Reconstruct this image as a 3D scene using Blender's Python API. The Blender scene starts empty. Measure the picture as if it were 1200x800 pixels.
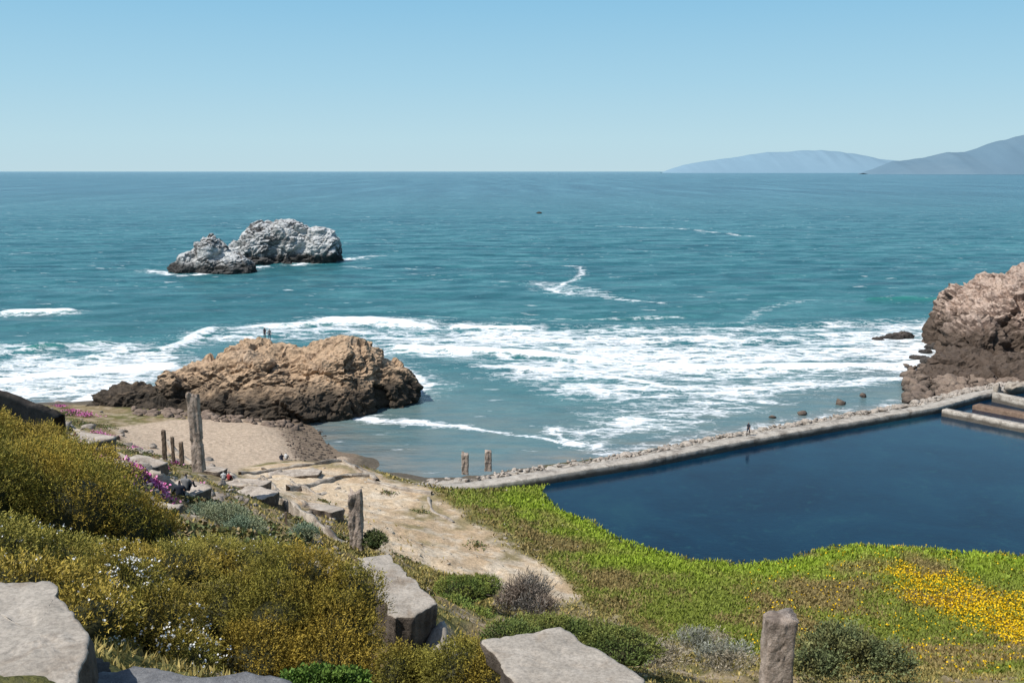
import bpy, bmesh, math, random
import numpy as np
from mathutils import Vector, noise, Matrix
random.seed(7); rng=np.random.default_rng(11)
S=bpy.context.scene
S.view_settings.view_transform='Standard'; S.view_settings.look='None'; S.view_settings.exposure=0
EYE=35.0
# ---------- back-projection: image pixel through the camera to a chosen height / distance -> metres
def ray(u,v):
    a=(u-600)/1167;b=(400-v)/1167
    return np.array([a,.9857+.1687*b,-.1687+.9857*b])
def W(u,v,z=None,Y=None):
    d=ray(u,v); t=(z-EYE)/d[2] if z is not None else Y/d[1]
    return np.array([t*d[0],t*d[1],EYE+t*d[2]])
# ---------- numpy noise
def h2(ix,iy,s):
    n=np.sin(ix*127.1+iy*311.7+s*74.7)*43758.5453
    return n-np.floor(n)
def vn(x,y,s=0):
    ix=np.floor(x);iy=np.floor(y);fx=x-ix;fy=y-iy
    fx=fx*fx*(3-2*fx);fy=fy*fy*(3-2*fy)
    return (h2(ix,iy,s)*(1-fx)+h2(ix+1,iy,s)*fx)*(1-fy)+(h2(ix,iy+1,s)*(1-fx)+h2(ix+1,iy+1,s)*fx)*fy
def fbm(x,y,s=0,o=4):
    r=0;a=.5;t=0
    for i in range(o):
        r=r+a*vn(x,y,s+i*3.1);t+=a;a*=.5;x=x*2.03+5.2;y=y*2.03+1.7
    return r/t
def sstep(a,b,x):
    t=np.clip((x-a)/(b-a),0,1);return t*t*(3-2*t)
def segdist(px,py,pl,closed=False):
    d=np.full(px.shape,1e9);n=len(pl)
    for i in range(n if closed else n-1):
        ax,ay=pl[i][:2];bx,by=pl[(i+1)%n][:2]
        vx,vy=bx-ax,by-ay;L=vx*vx+vy*vy+1e-9
        t=np.clip(((px-ax)*vx+(py-ay)*vy)/L,0,1)
        d=np.minimum(d,np.hypot(px-ax-t*vx,py-ay-t*vy))
    return d
def inside(px,py,pl):
    c=np.zeros(px.shape,bool);n=len(pl)
    for i in range(n):
        ax,ay=pl[i][:2];bx,by=pl[(i+1)%n][:2]
        if ay==by: continue
        k=((ay>py)!=(by>py))&(px<(bx-ax)*(py-ay)/(by-ay)+ax)
        c^=k
    return c
def sdf(px,py,pl):
    return np.where(inside(px,py,pl),1,-1)*segdist(px,py,pl,True)
# ---------- mesh helper
def mk(name,V,F,mat=None,col=None,smooth=False,attr='col',parent=None):
    V=np.asarray(V,np.float32);F=np.asarray(F,np.int32);k=F.shape[1]
    me=bpy.data.meshes.new(name);me.vertices.add(len(V));me.vertices.foreach_set('co',V.ravel())
    me.loops.add(F.size);me.loops.foreach_set('vertex_index',F.ravel())
    me.polygons.add(len(F));me.polygons.foreach_set('loop_start',np.arange(0,F.size,k,dtype=np.int32))
    me.update(calc_edges=True);me.validate()
    if col is not None:
        c=np.ones((len(V),4),np.float32);c[:,:3]=col
        a=me.color_attributes.new(attr,'FLOAT_COLOR','POINT');a.data.foreach_set('color',c.ravel())
    if smooth: me.polygons.foreach_set('use_smooth',np.ones(len(me.polygons),bool))
    o=bpy.data.objects.new(name,me);S.collection.objects.link(o)
    if mat: me.materials.append(mat)
    if parent: o.parent=parent
    return o
def grid_faces(nr,nc):
    i=np.arange(nr*nc).reshape(nr,nc)
    return np.stack([i[:-1,:-1],i[:-1,1:],i[1:,1:],i[1:,:-1]],-1).reshape(-1,4)
# ---------- node helper
class N:
    def __init__(s,name):
        s.m=bpy.data.materials.new(name);s.m.use_nodes=True;s.t=s.m.node_tree;s.t.nodes.clear()
        s.out=s.n('ShaderNodeOutputMaterial');s.b=s.n('ShaderNodeBsdfPrincipled');s.l(s.b.outputs[0],s.out.inputs[0])
        s.pos=s.n('ShaderNodeNewGeometry')
    def n(s,t,**k):
        x=s.t.nodes.new(t)
        for a,b in k.items(): setattr(x,a,b)
        return x
    def l(s,a,b): s.t.links.new(a,b)
    def put(s,inp,v):
        if hasattr(v,'is_output'): s.l(v,inp)
        elif isinstance(v,(tuple,list)) and len(v)==3 and inp.type=='RGBA': inp.default_value=(*v,1)
        else: inp.default_value=v
    def math(s,op,a,b=0.0,c=None,clamp=False):
        x=s.n('ShaderNodeMath',operation=op,use_clamp=clamp);s.put(x.inputs[0],a);s.put(x.inputs[1],b)
        if c is not None: s.put(x.inputs[2],c)
        return x.outputs[0]
    def scale(s,v,vec=None):
        x=s.n('ShaderNodeVectorMath',operation='MULTIPLY');s.l(vec or s.pos.outputs['Position'],x.inputs[0]);x.inputs[1].default_value=v;return x.outputs[0]
    def noise(s,sc,det=5,rough=.55,vec=None,dist=0.0):
        x=s.n('ShaderNodeTexNoise');s.l(vec or s.pos.outputs['Position'],x.inputs['Vector'])
        x.inputs['Scale'].default_value=sc;x.inputs['Detail'].default_value=det;x.inputs['Roughness'].default_value=rough;x.inputs['Distortion'].default_value=dist
        return x.outputs[0]
    def vor(s,sc,feat='F1',vec=None):
        x=s.n('ShaderNodeTexVoronoi',feature=feat);s.l(vec or s.pos.outputs['Position'],x.inputs['Vector']);x.inputs['Scale'].default_value=sc
        return x.outputs['Distance']
    def ramp(s,f,pts):
        x=s.n('ShaderNodeValToRGB');s.put(x.inputs[0],f);e=x.color_ramp.elements
        while len(e)<len(pts): e.new(.5)
        for i,(p,c) in enumerate(pts):
            e[i].position=p;e[i].color=(*c,1) if isinstance(c,tuple) else (c,c,c,1)
        return x.outputs[0]
    def mix(s,f,a,b,mode='MIX'):
        x=s.n('ShaderNodeMix',data_type='RGBA',blend_type=mode);s.put(x.inputs[0],f);s.put(x.inputs[6],a);s.put(x.inputs[7],b);return x.outputs[2]
    def mr(s,v,a,b,c=0.0,d=1.0):
        x=s.n('ShaderNodeMapRange');s.put(x.inputs[0],v)
        for i,q in enumerate((a,b,c,d)): s.put(x.inputs[i+1],q)
        return x.outputs[0]
    def xyz(s,v):
        x=s.n('ShaderNodeSeparateXYZ');s.l(v,x.inputs[0]);return x.outputs
    def attr(s,name):
        x=s.n('ShaderNodeAttribute',attribute_name=name);return x
    def bump(s,h,st=.5,dist=.1,nrm=None):
        x=s.n('ShaderNodeBump');s.put(x.inputs['Strength'],st);x.inputs['Distance'].default_value=dist;s.l(h,x.inputs['Height'])
        if nrm: s.l(nrm,x.inputs['Normal'])
        return x.outputs[0]
    def fin(s,col,rough=.8,spec=.3,nrm=None):
        s.put(s.b.inputs['Base Color'],col);s.put(s.b.inputs['Roughness'],rough);s.put(s.b.inputs['Specular IOR Level'],spec)
        if nrm: s.l(nrm,s.b.inputs['Normal'])
        return s.m
def rockmat(name,cols,top,low,zlow,sc=.25,bsc=1.0,bd=.5,topf=.6,zfade=1.5):
    k=N(name);n=k.noise(sc,7,.65,k.scale((.7,.8,1.7)),dist=.5);c=k.ramp(n,[(.34,cols[0]),(.46,cols[1]),(.55,cols[2]),(.68,cols[3])])
    nz=k.xyz(k.pos.outputs['Normal'])[2]
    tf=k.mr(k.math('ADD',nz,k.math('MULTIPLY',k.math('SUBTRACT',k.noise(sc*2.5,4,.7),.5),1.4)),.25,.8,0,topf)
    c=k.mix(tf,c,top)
    fine=k.noise(bsc*2.2,6,.72,dist=.4)
    c=k.mix(k.mr(fine,.34,.5,.8,0),c,k.mix(.78,c,(.02,.018,.016)))
    z=k.xyz(k.pos.outputs['Position'])[2]
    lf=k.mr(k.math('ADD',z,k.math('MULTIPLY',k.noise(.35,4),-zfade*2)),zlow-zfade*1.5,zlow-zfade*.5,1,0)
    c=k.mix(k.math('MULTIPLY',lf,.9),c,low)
    b=k.bump(k.noise(bsc,7,.7,k.scale((.8,.8,1.8))),1.0,bd);b=k.bump(fine,.6,bd*.3,b)
    return k.fin(c,.88,.2,b)
def plain(name,c1,c2,sc=4,bump=.4,bd=.03,rough=.85,dark=None,zdark=None):
    k=N(name);c=k.ramp(k.noise(sc,6,.65),[(.32,c1),(.68,c2)])
    if dark: c=k.mix(k.mr(k.noise(sc*.45,5,.7,dist=.5),.5,.66),c,dark)
    c=k.mix(k.mr(k.noise(sc*9,4,.7),.35,.6,.4,0),c,(.05,.045,.04))
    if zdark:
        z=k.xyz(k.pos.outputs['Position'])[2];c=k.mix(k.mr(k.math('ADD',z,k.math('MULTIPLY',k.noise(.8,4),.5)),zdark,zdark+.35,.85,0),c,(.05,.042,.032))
    return k.fin(c,rough,.2,k.bump(k.noise(sc*3,7,.72),bump,bd))

# ================= terrain control heights =================
Zp=[ # lagoon bed
(800,580,-1),(1000,540,-1),(1100,600,-1),(1150,510,-1),(950,620,-1),(720,595,-.8),(1200,610,-1),(1400,560,-1),(1400,640,-1),(1250,520,-1),(880,550,-1),(750,565,-.8),(1160,478,-.8),(1250,470,-.8),(1300,600,-1),
# grass edge
(640,566,1.45),(660,597,1.45),(700,614,1.45),(760,642,1.45),(810,655,1.45),(860,659,1.45),(920,654,1.45),(960,642,1.45),(1010,638,1.45),(1060,640,1.45),(1130,647,1.45),(1200,649,1.45),(1300,652,1.45),(1450,655,1.45),
# meadow
(600,585,2.4),(560,580,2.8),(640,620,2.3),(700,650,2.2),(780,672,2.1),(860,685,2.1),(920,676,2.1),(1000,665,2.1),(1100,668,2.1),(1200,675,2.2),(900,710,2.6),(1100,710,2.7),(1200,730,3.0),(1000,745,3.4),(780,720,3.2),(1350,720,3.0),(700,700,3.6),(1120,760,4.2),(900,760,4.6),
# platform, path
(290,553,3.9),(340,547,3.7),(400,540,3.5),(435,556,3.4),(490,572,3.0),(450,580,3.7),(400,570,4.2),(350,575,4.8),(520,590,3.3),(560,620,3.5),(500,620,4.6),(450,610,5.2),(600,660,4.0),(540,660,5.6),(650,690,4.0),(600,700,5.6),(470,640,6.6),(680,735,5.0),(760,755,5.0),
# beach
(110,505,5.0),(160,502,3.2),(230,500,2.5),(300,505,2.0),(200,530,3.2),(260,540,3.0),(320,525,1.7),(150,515,4),(280,546,3.0),(395,533,1.3),(330,538,2.0),
(343,499,.5),(355,512,.4),(370,530,.35),(392,543,.2),(425,553,.1),(345,480,-.2),
(420,520,-.5),(500,535,-.5),(600,510,-1.2),(470,500,-1),(400,495,-.8),(560,545,-.6),(640,530,-.9),(500,556,-.3),(690,530,-.8),(740,520,-1),(800,510,-1),(850,502,-1),(920,490,-1),(1000,478,-1),(1060,470,-.6),
# under sea wall
(500,568,1.3),(560,564,.5),(640,553,.4),(700,546,.4),(760,536,.4),(820,527,.4),(870,517,.4),(930,507,.4),(990,496,.4),(1050,486,.4),(1100,477,.5),(1150,465,1),
# sea floor
(700,500,-2.5),(800,480,-2.5),(900,470,-2),(1000,460,-2),(600,470,-3),(300,440,-2),(100,440,-3),(0,420,-4),(-200,430,-4),(500,420,-5),(800,410,-5),(1000,420,-4),(700,395,-6),(300,385,-6),(-100,480,-1),(30,470,-1.5),
# headland foot
(1120,452,.8),(1180,450,1.5),(1250,445,3),(1400,430,6),(1200,400,3)]
Dp=[(0,800,4.4),(100,800,5.2),(300,810,6.8),(500,800,10),(650,815,10),(-200,760,5),(-300,600,12),(-300,520,25),(0,730,6.2),(90,750,8.4),(170,810,8.6),(360,810,9.6),(0,690,9),(60,690,11),
(100,665,17),(210,655,20),(0,620,18),(0,545,28),(0,505,34),(60,518,36),(110,527,41),(180,560,46),(240,580,50),(300,604,53),(350,626,54),(60,570,27),(130,597,30),(200,605,36),(250,615,42),(300,632,42),(345,645,40),(418,648,46),(380,660,34),(250,665,24),(320,700,20),
(-150,480,50),(-200,470,70),(-50,487,55),(60,505,60),(130,530,62),(180,548,66),(-200,460,110),
(560,722,48),(490,700,45),(520,760,26),(600,770,30),(440,680,28),(460,740,17),
(903,872,16.5),(1200,880,18),(1400,900,18),(1000,810,36),(1200,800,40),(850,806,34),(700,800,26),(620,850,9),(750,850,10),(800,900,12),(1500,760,45)]
cp=[W(u,v,z=z) for u,v,z in Zp]+[W(u,v,Y=y) for u,v,y in Dp]
cp+=[np.array(p,float) for p in [(0,0,33.2),(-6,-3,33.8),(6,-3,33.2),(0,3.2,32.6),(3,5,31.2),(7,8,29),(-4,3,33),(-20,8,32),(-40,40,27),(12,5,30.5),(30,8,29),(60,20,22),(60,45,9),(90,60,7),(140,70,7),(150,160,6),(-140,130,2),(-150,60,25),(-20,-8,35),(30,-8,33),(160,120,3),(0,225,-8),(-150,225,-8),(150,225,-3),(-100,170,-5)]]
cp=np.array(cp)
def phi(ax,ay,bx,by): return np.sqrt((ax-bx)**2+(ay-by)**2+.3)
n=len(cp);A=np.zeros((n+3,n+3));A[:n,:n]=phi(cp[:,0][:,None],cp[:,1][:,None],cp[:,0][None],cp[:,1][None])-np.eye(n)*.12
A[:n,n]=1;A[:n,n+1]=cp[:,0];A[:n,n+2]=cp[:,1];A[n:,:n]=A[:n,n:].T
wts=np.linalg.solve(A,np.concatenate([cp[:,2],[0,0,0]]))
def H(x,y):
    x=np.asarray(x,float);y=np.asarray(y,float);sh=x.shape;x=x.ravel();y=y.ravel();r=wts[n]+wts[n+1]*x+wts[n+2]*y
    for i in range(n): r=r+wts[i]*np.sqrt((x-cp[i,0])**2+(y-cp[i,1])**2+.3)
    return r.reshape(sh)
def detail(x,y,z):
    land=sstep(.3,4,z);flat=sstep(2,8,z)
    return (fbm(x*.35,y*.35,3,5)-.5)*(.25+1.1*flat)*land+(fbm(x*1.7,y*1.7,9,4)-.5)*(.08+.3*flat)*sstep(0,2,z)+(fbm(x*.4,y*.4,5,4)-.5)*.35*sstep(3.2,1.0,z)*sstep(-2,1.4,z)
def HD(x,y):
    z=H(x,y);return z+detail(x,y,z)
TT=np.geomspace(3.5,240,500)
def G(u,v):
    d=ray(u,v);d=d/d[1];x=TT*d[0];y=TT;z=EYE+TT*d[2];h=H(x,y);k=np.where(h>z)[0]
    i=k[0] if len(k) else len(TT)-1
    return np.array([x[i],y[i],h[i]])
poolpx=[(640,562),(660,595),(700,612),(760,640),(810,653),(860,657),(920,652),(960,640),(1010,636),(1060,638),(1130,645),(1200,647),(1300,650),(1450,652)]
pooledge=[W(u,v,z=1.5) for u,v in poolpx]
pathP=[G(u,v) for u,v in [(290,548),(340,542),(400,537),(440,553),(505,573),(520,590),(545,610),(600,640),(645,668),(690,700),(650,712),(610,704),(575,680),(520,676),(470,655),(430,640),(390,605),(330,590),(262,562)]]
grassP=[G(u,v) for u,v in [(505,572),(560,564),(640,562)]]+[p for p in pooledge]+[G(u,v) for u,v in [(1500,760),(1300,860)]]+[G(1200,790),G(1000,780),G(860,770),G(760,745),G(700,715),G(660,675),G(610,640),G(560,608),G(525,590)]
yelP=[G(u,v) for u,v in [(1040,672),(1075,698),(1150,730),(1210,752),(1260,740),(1240,712),(1130,690),(1075,670)]]
beachP=[G(u,v) for u,v in [(120,500),(200,492),(345,492),(420,500),(420,560),(380,538),(285,548),(262,560),(235,552),(190,540),(150,520)]]
def zones(x,y,z):
    wx=(fbm(x*.3,y*.3,21,4)-.5)*5;wy=(fbm(x*.3,y*.3,33,4)-.5)*5
    X=x+wx;Y=y+wy;w={}
    w['path']=sstep(-.6,.8,sdf(X*.7+x*.3,Y*.7+y*.3,pathP));w['grass']=sstep(-1,1,sdf(X,Y,grassP));w['yel']=sstep(-2.5,1.0,sdf(X,Y,yelP))
    w['beach']=sstep(-.5,.5,sdf(x+wx*.2,y+wy*.2,beachP));w['pe']=segdist(X,Y,pooledge)
    w['n']=fbm(x*.25,y*.25,41,5);w['n2']=fbm(x*1.1,y*1.1,51,4)
    w['cliff']=sstep(50,56,x)*sstep(128,134,y)
    return w
def L3(a,b,t): return a*(1-t[:,None])+b*t[:,None]
C=lambda *a:np.array(a)[None]
def tcol(x,y,z):
    w=zones(x,y,z);n1=w['n'];n2=w['n2'];o=np.ones(x.shape)
    c=L3(C(.26,.20,.11)*o[:,None],C(.14,.135,.045),sstep(.4,.6,n1))
    c=L3(c,C(.44,.35,.25),sstep(.52,.66,n2)*.7)
    dirt=L3(C(.62,.485,.335)*o[:,None],C(.50,.37,.24),sstep(.42,.62,n1))
    dirt=L3(dirt,C(.64,.56,.45),sstep(.5,.65,n2)*.6)
    g=L3(C(.21,.255,.04)*o[:,None],C(.21,.17,.068),sstep(.42,.62,n1))
    br=1-sstep(1.5,9,w['pe']+(n1-.5)*8);g=L3(g,C(.24,.33,.03),br*.85)
    g=L3(g,C(.13,.13,.045),sstep(.5,.7,n2)*.5)
    c=L3(c,g,w['grass']);c=L3(c,C(.58,.38,.02),w['yel']*sstep(.30,.5,n2)*w['grass'])
    c=L3(c,dirt,w['path']*(1-sstep(.62,.75,n1)*.6))
    sand=L3(C(.54,.43,.325)*o[:,None],C(.46,.36,.27),n2);sand=L3(sand,C(.20,.155,.115),1-sstep(.5,1.5,z+(n1-.5)*1.2))
    c=L3(c,sand,w['beach'])
    c=L3(c,L3(C(.24,.17,.12)*o[:,None],C(.11,.085,.065),n2),w['cliff'])
    low=(1-sstep(.9,1.5,z))*(1-w['beach']);c=L3(c,C(.13,.11,.085),low)
    poolbank=(1-sstep(1.5,1.75,z))*(x>4)*(y<130);c=L3(c,C(.09,.085,.035),poolbank)
    return c,w
ns,nr=720,600
s_=np.linspace(-1.3,1.3,ns);yy=np.geomspace(3.5,236,nr)-7.5
YY=np.repeat(yy[:,None],ns,1);XX=s_[None]*(YY+9.5)
z0=H(XX,YY);ZZ=z0+detail(XX,YY,z0)
tc,_=tcol(XX.ravel(),YY.ravel(),ZZ.ravel())
k=N('ground_mat');a=k.attr('col').outputs['Color']
f=k.mix(k.mr(k.noise(2.2,6,.7),.3,.7,0,1),(.62,.61,.58),(1.3,1.29,1.27));c=k.mix(1.0,a,f,'MULTIPLY')
f2=k.mix(k.mr(k.noise(14,4,.7),.3,.62,0,1),(.65,.63,.6),(1.12,1.12,1.12));c=k.mix(1.0,c,f2,'MULTIPLY')
gm=k.fin(c,.92,.1,k.bump(k.noise(6,6,.7),.6,.08,k.bump(k.noise(1.2,5,.6),.6,.3)))
mk('ground',np.stack([XX,YY,ZZ],-1).reshape(-1,3),grid_faces(nr,ns),gm,tc,True)

# ================= sea =================
F=lambda l,z=0:[W(u,v,z=z) for u,v in l]
foamlines=[ # (polyline, half width m, strength, ridge height)
(F([(-60,450),(0,447),(60,440),(130,434),(185,430)]),2.8,1.0,.5),
(F([(0,430),(80,424),(150,412)]),1.8,.72,.3),(F([(-60,412),(0,410),(90,404),(160,405)]),1.4,.66,.4),(F([(-60,460),(40,456),(110,452),(160,446)]),1.4,.7,.2),
(F([(195,410),(250,387),(320,381),(385,378),(440,379),(502,383)]),1.8,.8,.6),
(F([(385,377),(440,377),(502,382)]),2.0,1.1,.9),
(F([(540,383),(575,385),(615,385)]),1.8,1.1,.9),
(F([(470,408),(540,410),(600,412),(700,420),(760,428),(830,431),(930,430),(1050,430)]),1.3,.95,.5),
(F([(600,413),(700,421),(760,429)]),1.0,1.05,.5),
(F([(760,428),(830,432),(930,432),(1040,430)]),1.8,1.05,.7),
(F([(600,430),(680,436),(740,446),(790,455)]),.8,.9,.15),
(F([(380,492),(440,494),(500,497),(545,501)]),.6,.95,.1),(F([(500,497),(580,505),(650,517),(690,522)]),.3,.75,.05),
(F([(650,500),(655,512),(690,524),(705,520)]),.7,.8,.05),(F([(640,500),(700,505),(780,500)]),.7,.6,.0),
(F([(600,310),(680,313),(682,322),(650,338),(662,345),(720,350),(780,356)]),.8,.66,0),(F([(645,338),(670,346)]),2.0,.70,0),(F([(640,333),(700,345)]),6,.48,0),
(F([(700,265),(800,268),(880,277)]),2.2,.58,0),(F([(8,367),(80,366)]),1.4,.95,.8),(F([(1020,352),(1100,352)]),1.5,.2,.9),(F([(40,412),(120,402)]),1,.3,.8),
(F([(175,318),(215,323),(300,314),(395,305),(440,300)]),1.6,.75,0),(F([(400,312),(490,316)]),1.6,.55,0),
(F([(1050,385),(1110,382)]),4,.75,0),(F([(1000,400),(1060,412),(1120,395)]),5,.72,0),(F([(1050,432),(1100,420)]),3,.8,0),(F([(900,455),(1000,448),(1080,440)]),1.5,.68,0),
(F([(480,462),(500,450),(440,420),(400,400)]),1.6,.75,0),(F([(100,470),(150,440),(190,420)]),2.2,.75,0),(F([(860,385),(900,360),(960,350)]),1.5,.42,0),
(F([(820,400),(900,405),(1000,398)]),1.6,.68,0),(F([(440,395),(560,398),(700,404),(860,412)]),1.3,.72,.2),(F([(620,388),(760,386),(960,384)]),1.3,.62,.2),(F([(560,400),(600,420),(720,432)]),1.2,.66,0),
(F([(700,465),(820,462),(900,470)]),1.2,.62,0),(F([(730,480),(830,485)]),.9,.58,0),(F([(500,372),(640,374),(800,372)]),1.0,.5,.2)]
laceP=F([(190,412),(260,382),(400,374),(620,384),(830,380),(1110,378),(1120,420),(1060,440),(900,470),(790,500),(700,512),(690,470),(600,438),(490,420),(400,400),(250,400)])
def seagrid(yrows,ns_,smax):
    s=np.linspace(-smax,smax,ns_);Y=np.repeat(yrows[:,None],ns_,1);return s[None]*Y,Y
yr=np.concatenate([np.linspace(60,260,420,endpoint=False),np.geomspace(260,1500,260,endpoint=False),np.geomspace(1500,60000,60)])
sx,sy=seagrid(yr,640,.98)
X1=sx.ravel();Y1=sy.ravel()
foam=np.zeros_like(X1);ridge=np.zeros_like(X1)
wob=(fbm(X1*.12,Y1*.12,61,4)-.5)*5;wob2=(fbm(X1*.5,Y1*.5,66,3)-.5)*2.2
for pl,hw,stg,rh in foamlines:
    p=np.array(pl);m=(X1>p[:,0].min()-25)&(X1<p[:,0].max()+25)&(Y1>p[:,1].min()-25)&(Y1<p[:,1].max()+25)
    d=segdist(X1[m]+wob2[m]*.4,Y1[m]+wob[m]+wob2[m]*.5,pl)
    foam[m]=np.maximum(foam[m],np.maximum(stg*(1-sstep(hw*.5,hw*2.2,d)),.57*stg*(1-sstep(hw,hw*7,d))*(stg>.6)))
    ridge[m]=np.maximum(ridge[m],rh*np.exp(-(d/(2.2))**2))
lm=sdf(X1+wob*1.5,Y1+wob*2,laceP);lace=sstep(-12,8,lm)*(.41+.33*sstep(.36,.60,fbm(X1*.05,Y1*.14,71,4)))
foam=np.maximum(foam,lace)
leftP=F([(-100,405),(200,395),(200,440),(100,480),(-100,490)]);lm=sdf(X1+wob*1.5,Y1+wob*2,leftP);foam=np.maximum(foam,sstep(-8,6,lm)*(.36+.34*sstep(.38,.62,fbm(X1*.06,Y1*.12,74,4))))
near=(Y1<240);hs=np.full_like(X1,-10.);hs[near]=H(X1[near],Y1[near])
shal=np.maximum(sstep(-1.6,-.1,hs),.6*sstep(-4,-1,hs))
foam=np.maximum(foam,.5*sstep(-1.2,0,hs)*(X1>10)*(Y1>112))
sw=.28*np.sin(Y1*.36+np.sin(X1*.05)*1.5+wob*.5)+.2*np.sin(Y1*.22+X1*.06+2)+.12*np.sin(Y1*.8-X1*.25+wob)
sw=sw*sstep(-1.5,-4.5,hs)*(1-sstep(400,1300,Y1))
zsea=sw+ridge
grn=np.clip(ridge*1.1,0,1)
seacol=np.stack([foam,shal,grn],-1)
k=N('sea_mat');at=k.attr('col').outputs['Color'];ch=k.n('ShaderNodeSeparateColor');k.l(at,ch.inputs[0]);fo,sh,gr=ch.outputs[0],ch.outputs[1],ch.outputs[2]
P=k.pos.outputs['Position'];py=k.xyz(P)[1]
big=k.noise(1,4,.6,k.scale((.003,.012,1)));nz=k.noise(1,7,.76,k.scale((.05,.085,1)),.3)
nz=k.math('ADD',k.math('MULTIPLY',nz,.72),k.math('MULTIPLY',big,.28))
deep=k.ramp(nz,[(.38,(.010,.070,.092)),(.5,(.026,.130,.150)),(.61,(.075,.225,.240))])
nf=k.noise(1,5,.75,k.scale((.016,.0016,1)))
farc=k.ramp(nf,[(.36,(.014,.070,.105)),(.5,(.030,.115,.155)),(.64,(.065,.18,.22))])
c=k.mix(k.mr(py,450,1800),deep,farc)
c=k.mix(k.mr(py,4000,30000,0,.5),c,(.20,.33,.40))  # distance haze painted into the sea colour toward the horizon
nearf=k.mr(py,320,150);c=k.mix(k.math('MULTIPLY',nearf,.45),c,(.075,.215,.220))
c=k.mix(k.math('MULTIPLY',gr,.8),c,(.025,.22,.17))
c=k.mix(k.math('MULTIPLY',sh,.92),c,k.mix(k.mr(k.noise(.25,5,.6,k.scale((.5,1.6,1))),.4,.6),(.12,.155,.16),(.20,.195,.17)))
wp=k.n('ShaderNodeVectorMath',operation='ADD');k.l(k.scale((.45,.9,1)),wp.inputs[0])
nv=k.n('ShaderNodeTexNoise');k.l(P,nv.inputs['Vector']);nv.inputs['Scale'].default_value=.5;nv.inputs['Detail'].default_value=3
k.l(k.scale((2.2,2.2,0),nv.outputs['Color']),wp.inputs[1])
lac=k.mr(k.vor(.45,'DISTANCE_TO_EDGE',wp.outputs[0]),0,.28,1,0)
lac2=k.mr(k.vor(1.6,'DISTANCE_TO_EDGE',wp.outputs[0]),0,.25,1,0)
fb=k.noise(.55,7,.76,k.scale((.5,1,1)))
pat=k.math('ADD',k.math('ADD',k.math('MULTIPLY',lac,.20),k.math('MULTIPLY',lac2,.14)),k.math('MULTIPLY',fb,.85))
thr=k.math('SUBTRACT',.97,k.math('MULTIPLY',fo,.66))
fm=k.mr(k.math('SUBTRACT',pat,thr),-.08,.17)
wc=k.noise(.5,4,.65,k.scale((.25,1,1)));wcs=k.mr(k.math('ADD',wc,k.math('MULTIPLY',k.noise(.02,3),.25)),.78,.84)
fm=k.math('MAXIMUM',fm,k.math('MULTIPLY',wcs,.6))
c=k.mix(fm,c,(.80,.82,.82))
b=k.bump(k.noise(.12,4,.6,k.scale((.6,1.4,1))),.6,1.8)
b=k.bump(k.noise(.8,6,.74,k.scale((.6,1.3,1))),k.mr(sh,0,1,.9,.15),.5,b)
k.fin(c,k.mr(fm,0,1,.25,.8),.28,b);k.b.inputs['IOR'].default_value=1.33
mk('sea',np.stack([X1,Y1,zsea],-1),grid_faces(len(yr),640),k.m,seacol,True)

# ================= lagoon =================
wn=[W(u,v,z=1.5) for u,v in [(480,590),(560,574),(640,560),(760,541),(870,519),(990,499),(1100,478),(1150,462),(1200,455)]]
pp=[(p[0]+.8,p[1]+1.5) for p in wn[2:]]+[(150,165),(150,70),(70,75)]+[(p[0],p[1]-5) for p in pooledge[11:0:-1]]+[(2,96)]
bm=bmesh.new();bm.faces.new([bm.verts.new((x,y,1.5)) for x,y in pp]);bmesh.ops.triangulate(bm,faces=bm.faces)
me=bpy.data.meshes.new('lagoon');bm.to_mesh(me);bm.free();o=bpy.data.objects.new('lagoon_water',me);S.collection.objects.link(o)
k=N('lagoon_mat')
c=k.ramp(k.noise(.06,6,.65,dist=.6),[(.35,(.0015,.012,.030)),(.55,(.003,.024,.048)),(.72,(.008,.042,.060))])
c=k.mix(k.mr(k.noise(.9,5,.7),.56,.72,0,.5),c,(.012,.06,.07))
me.materials.append(k.fin(c,.07,.38,k.bump(k.noise(1.6,5,.65,k.scale((1,1.6,1))),.25,.05)));k.b.inputs['IOR'].default_value=1.28

# ================= rocks =================
def ico(sub):
    b=bmesh.new();bmesh.ops.create_icosphere(b,subdivisions=sub,radius=1);v0=np.array([v.co[:] for v in b.verts]);f0=np.array([[v.index for v in f.verts] for f in b.faces]);b.free();return v0,f0
def lumpmesh(blobs,sub=4):
    V=[];Fc=[];off=0;v0,f0=ico(sub)
    for q in blobs:
        cx,cy,cz,rx,ry,rz=q[:6];e=q[6] if len(q)>6 else 2.6;rot=q[7] if len(q)>7 else 0
        nrm=(np.abs(v0)**e).sum(1)**(1/e);v=v0/nrm[:,None]*np.array([rx,ry,rz])
        cr,sr=math.cos(rot),math.sin(rot);v=np.stack([v[:,0]*cr-v[:,1]*sr,v[:,0]*sr+v[:,1]*cr,v[:,2]],-1)
        V.append(v+np.array([cx,cy,cz]));Fc.append(f0+off);off+=len(v0)
    return np.concatenate(V),np.concatenate(Fc)
def cellrnd(c,s):
    q=[math.sin(c.x*12.9+c.y*78.2+c.z*37.7+s*9.1+i*4.3)*43758.5 for i in range(4)];return [x-math.floor(x)-.5 for x in q]
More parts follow.
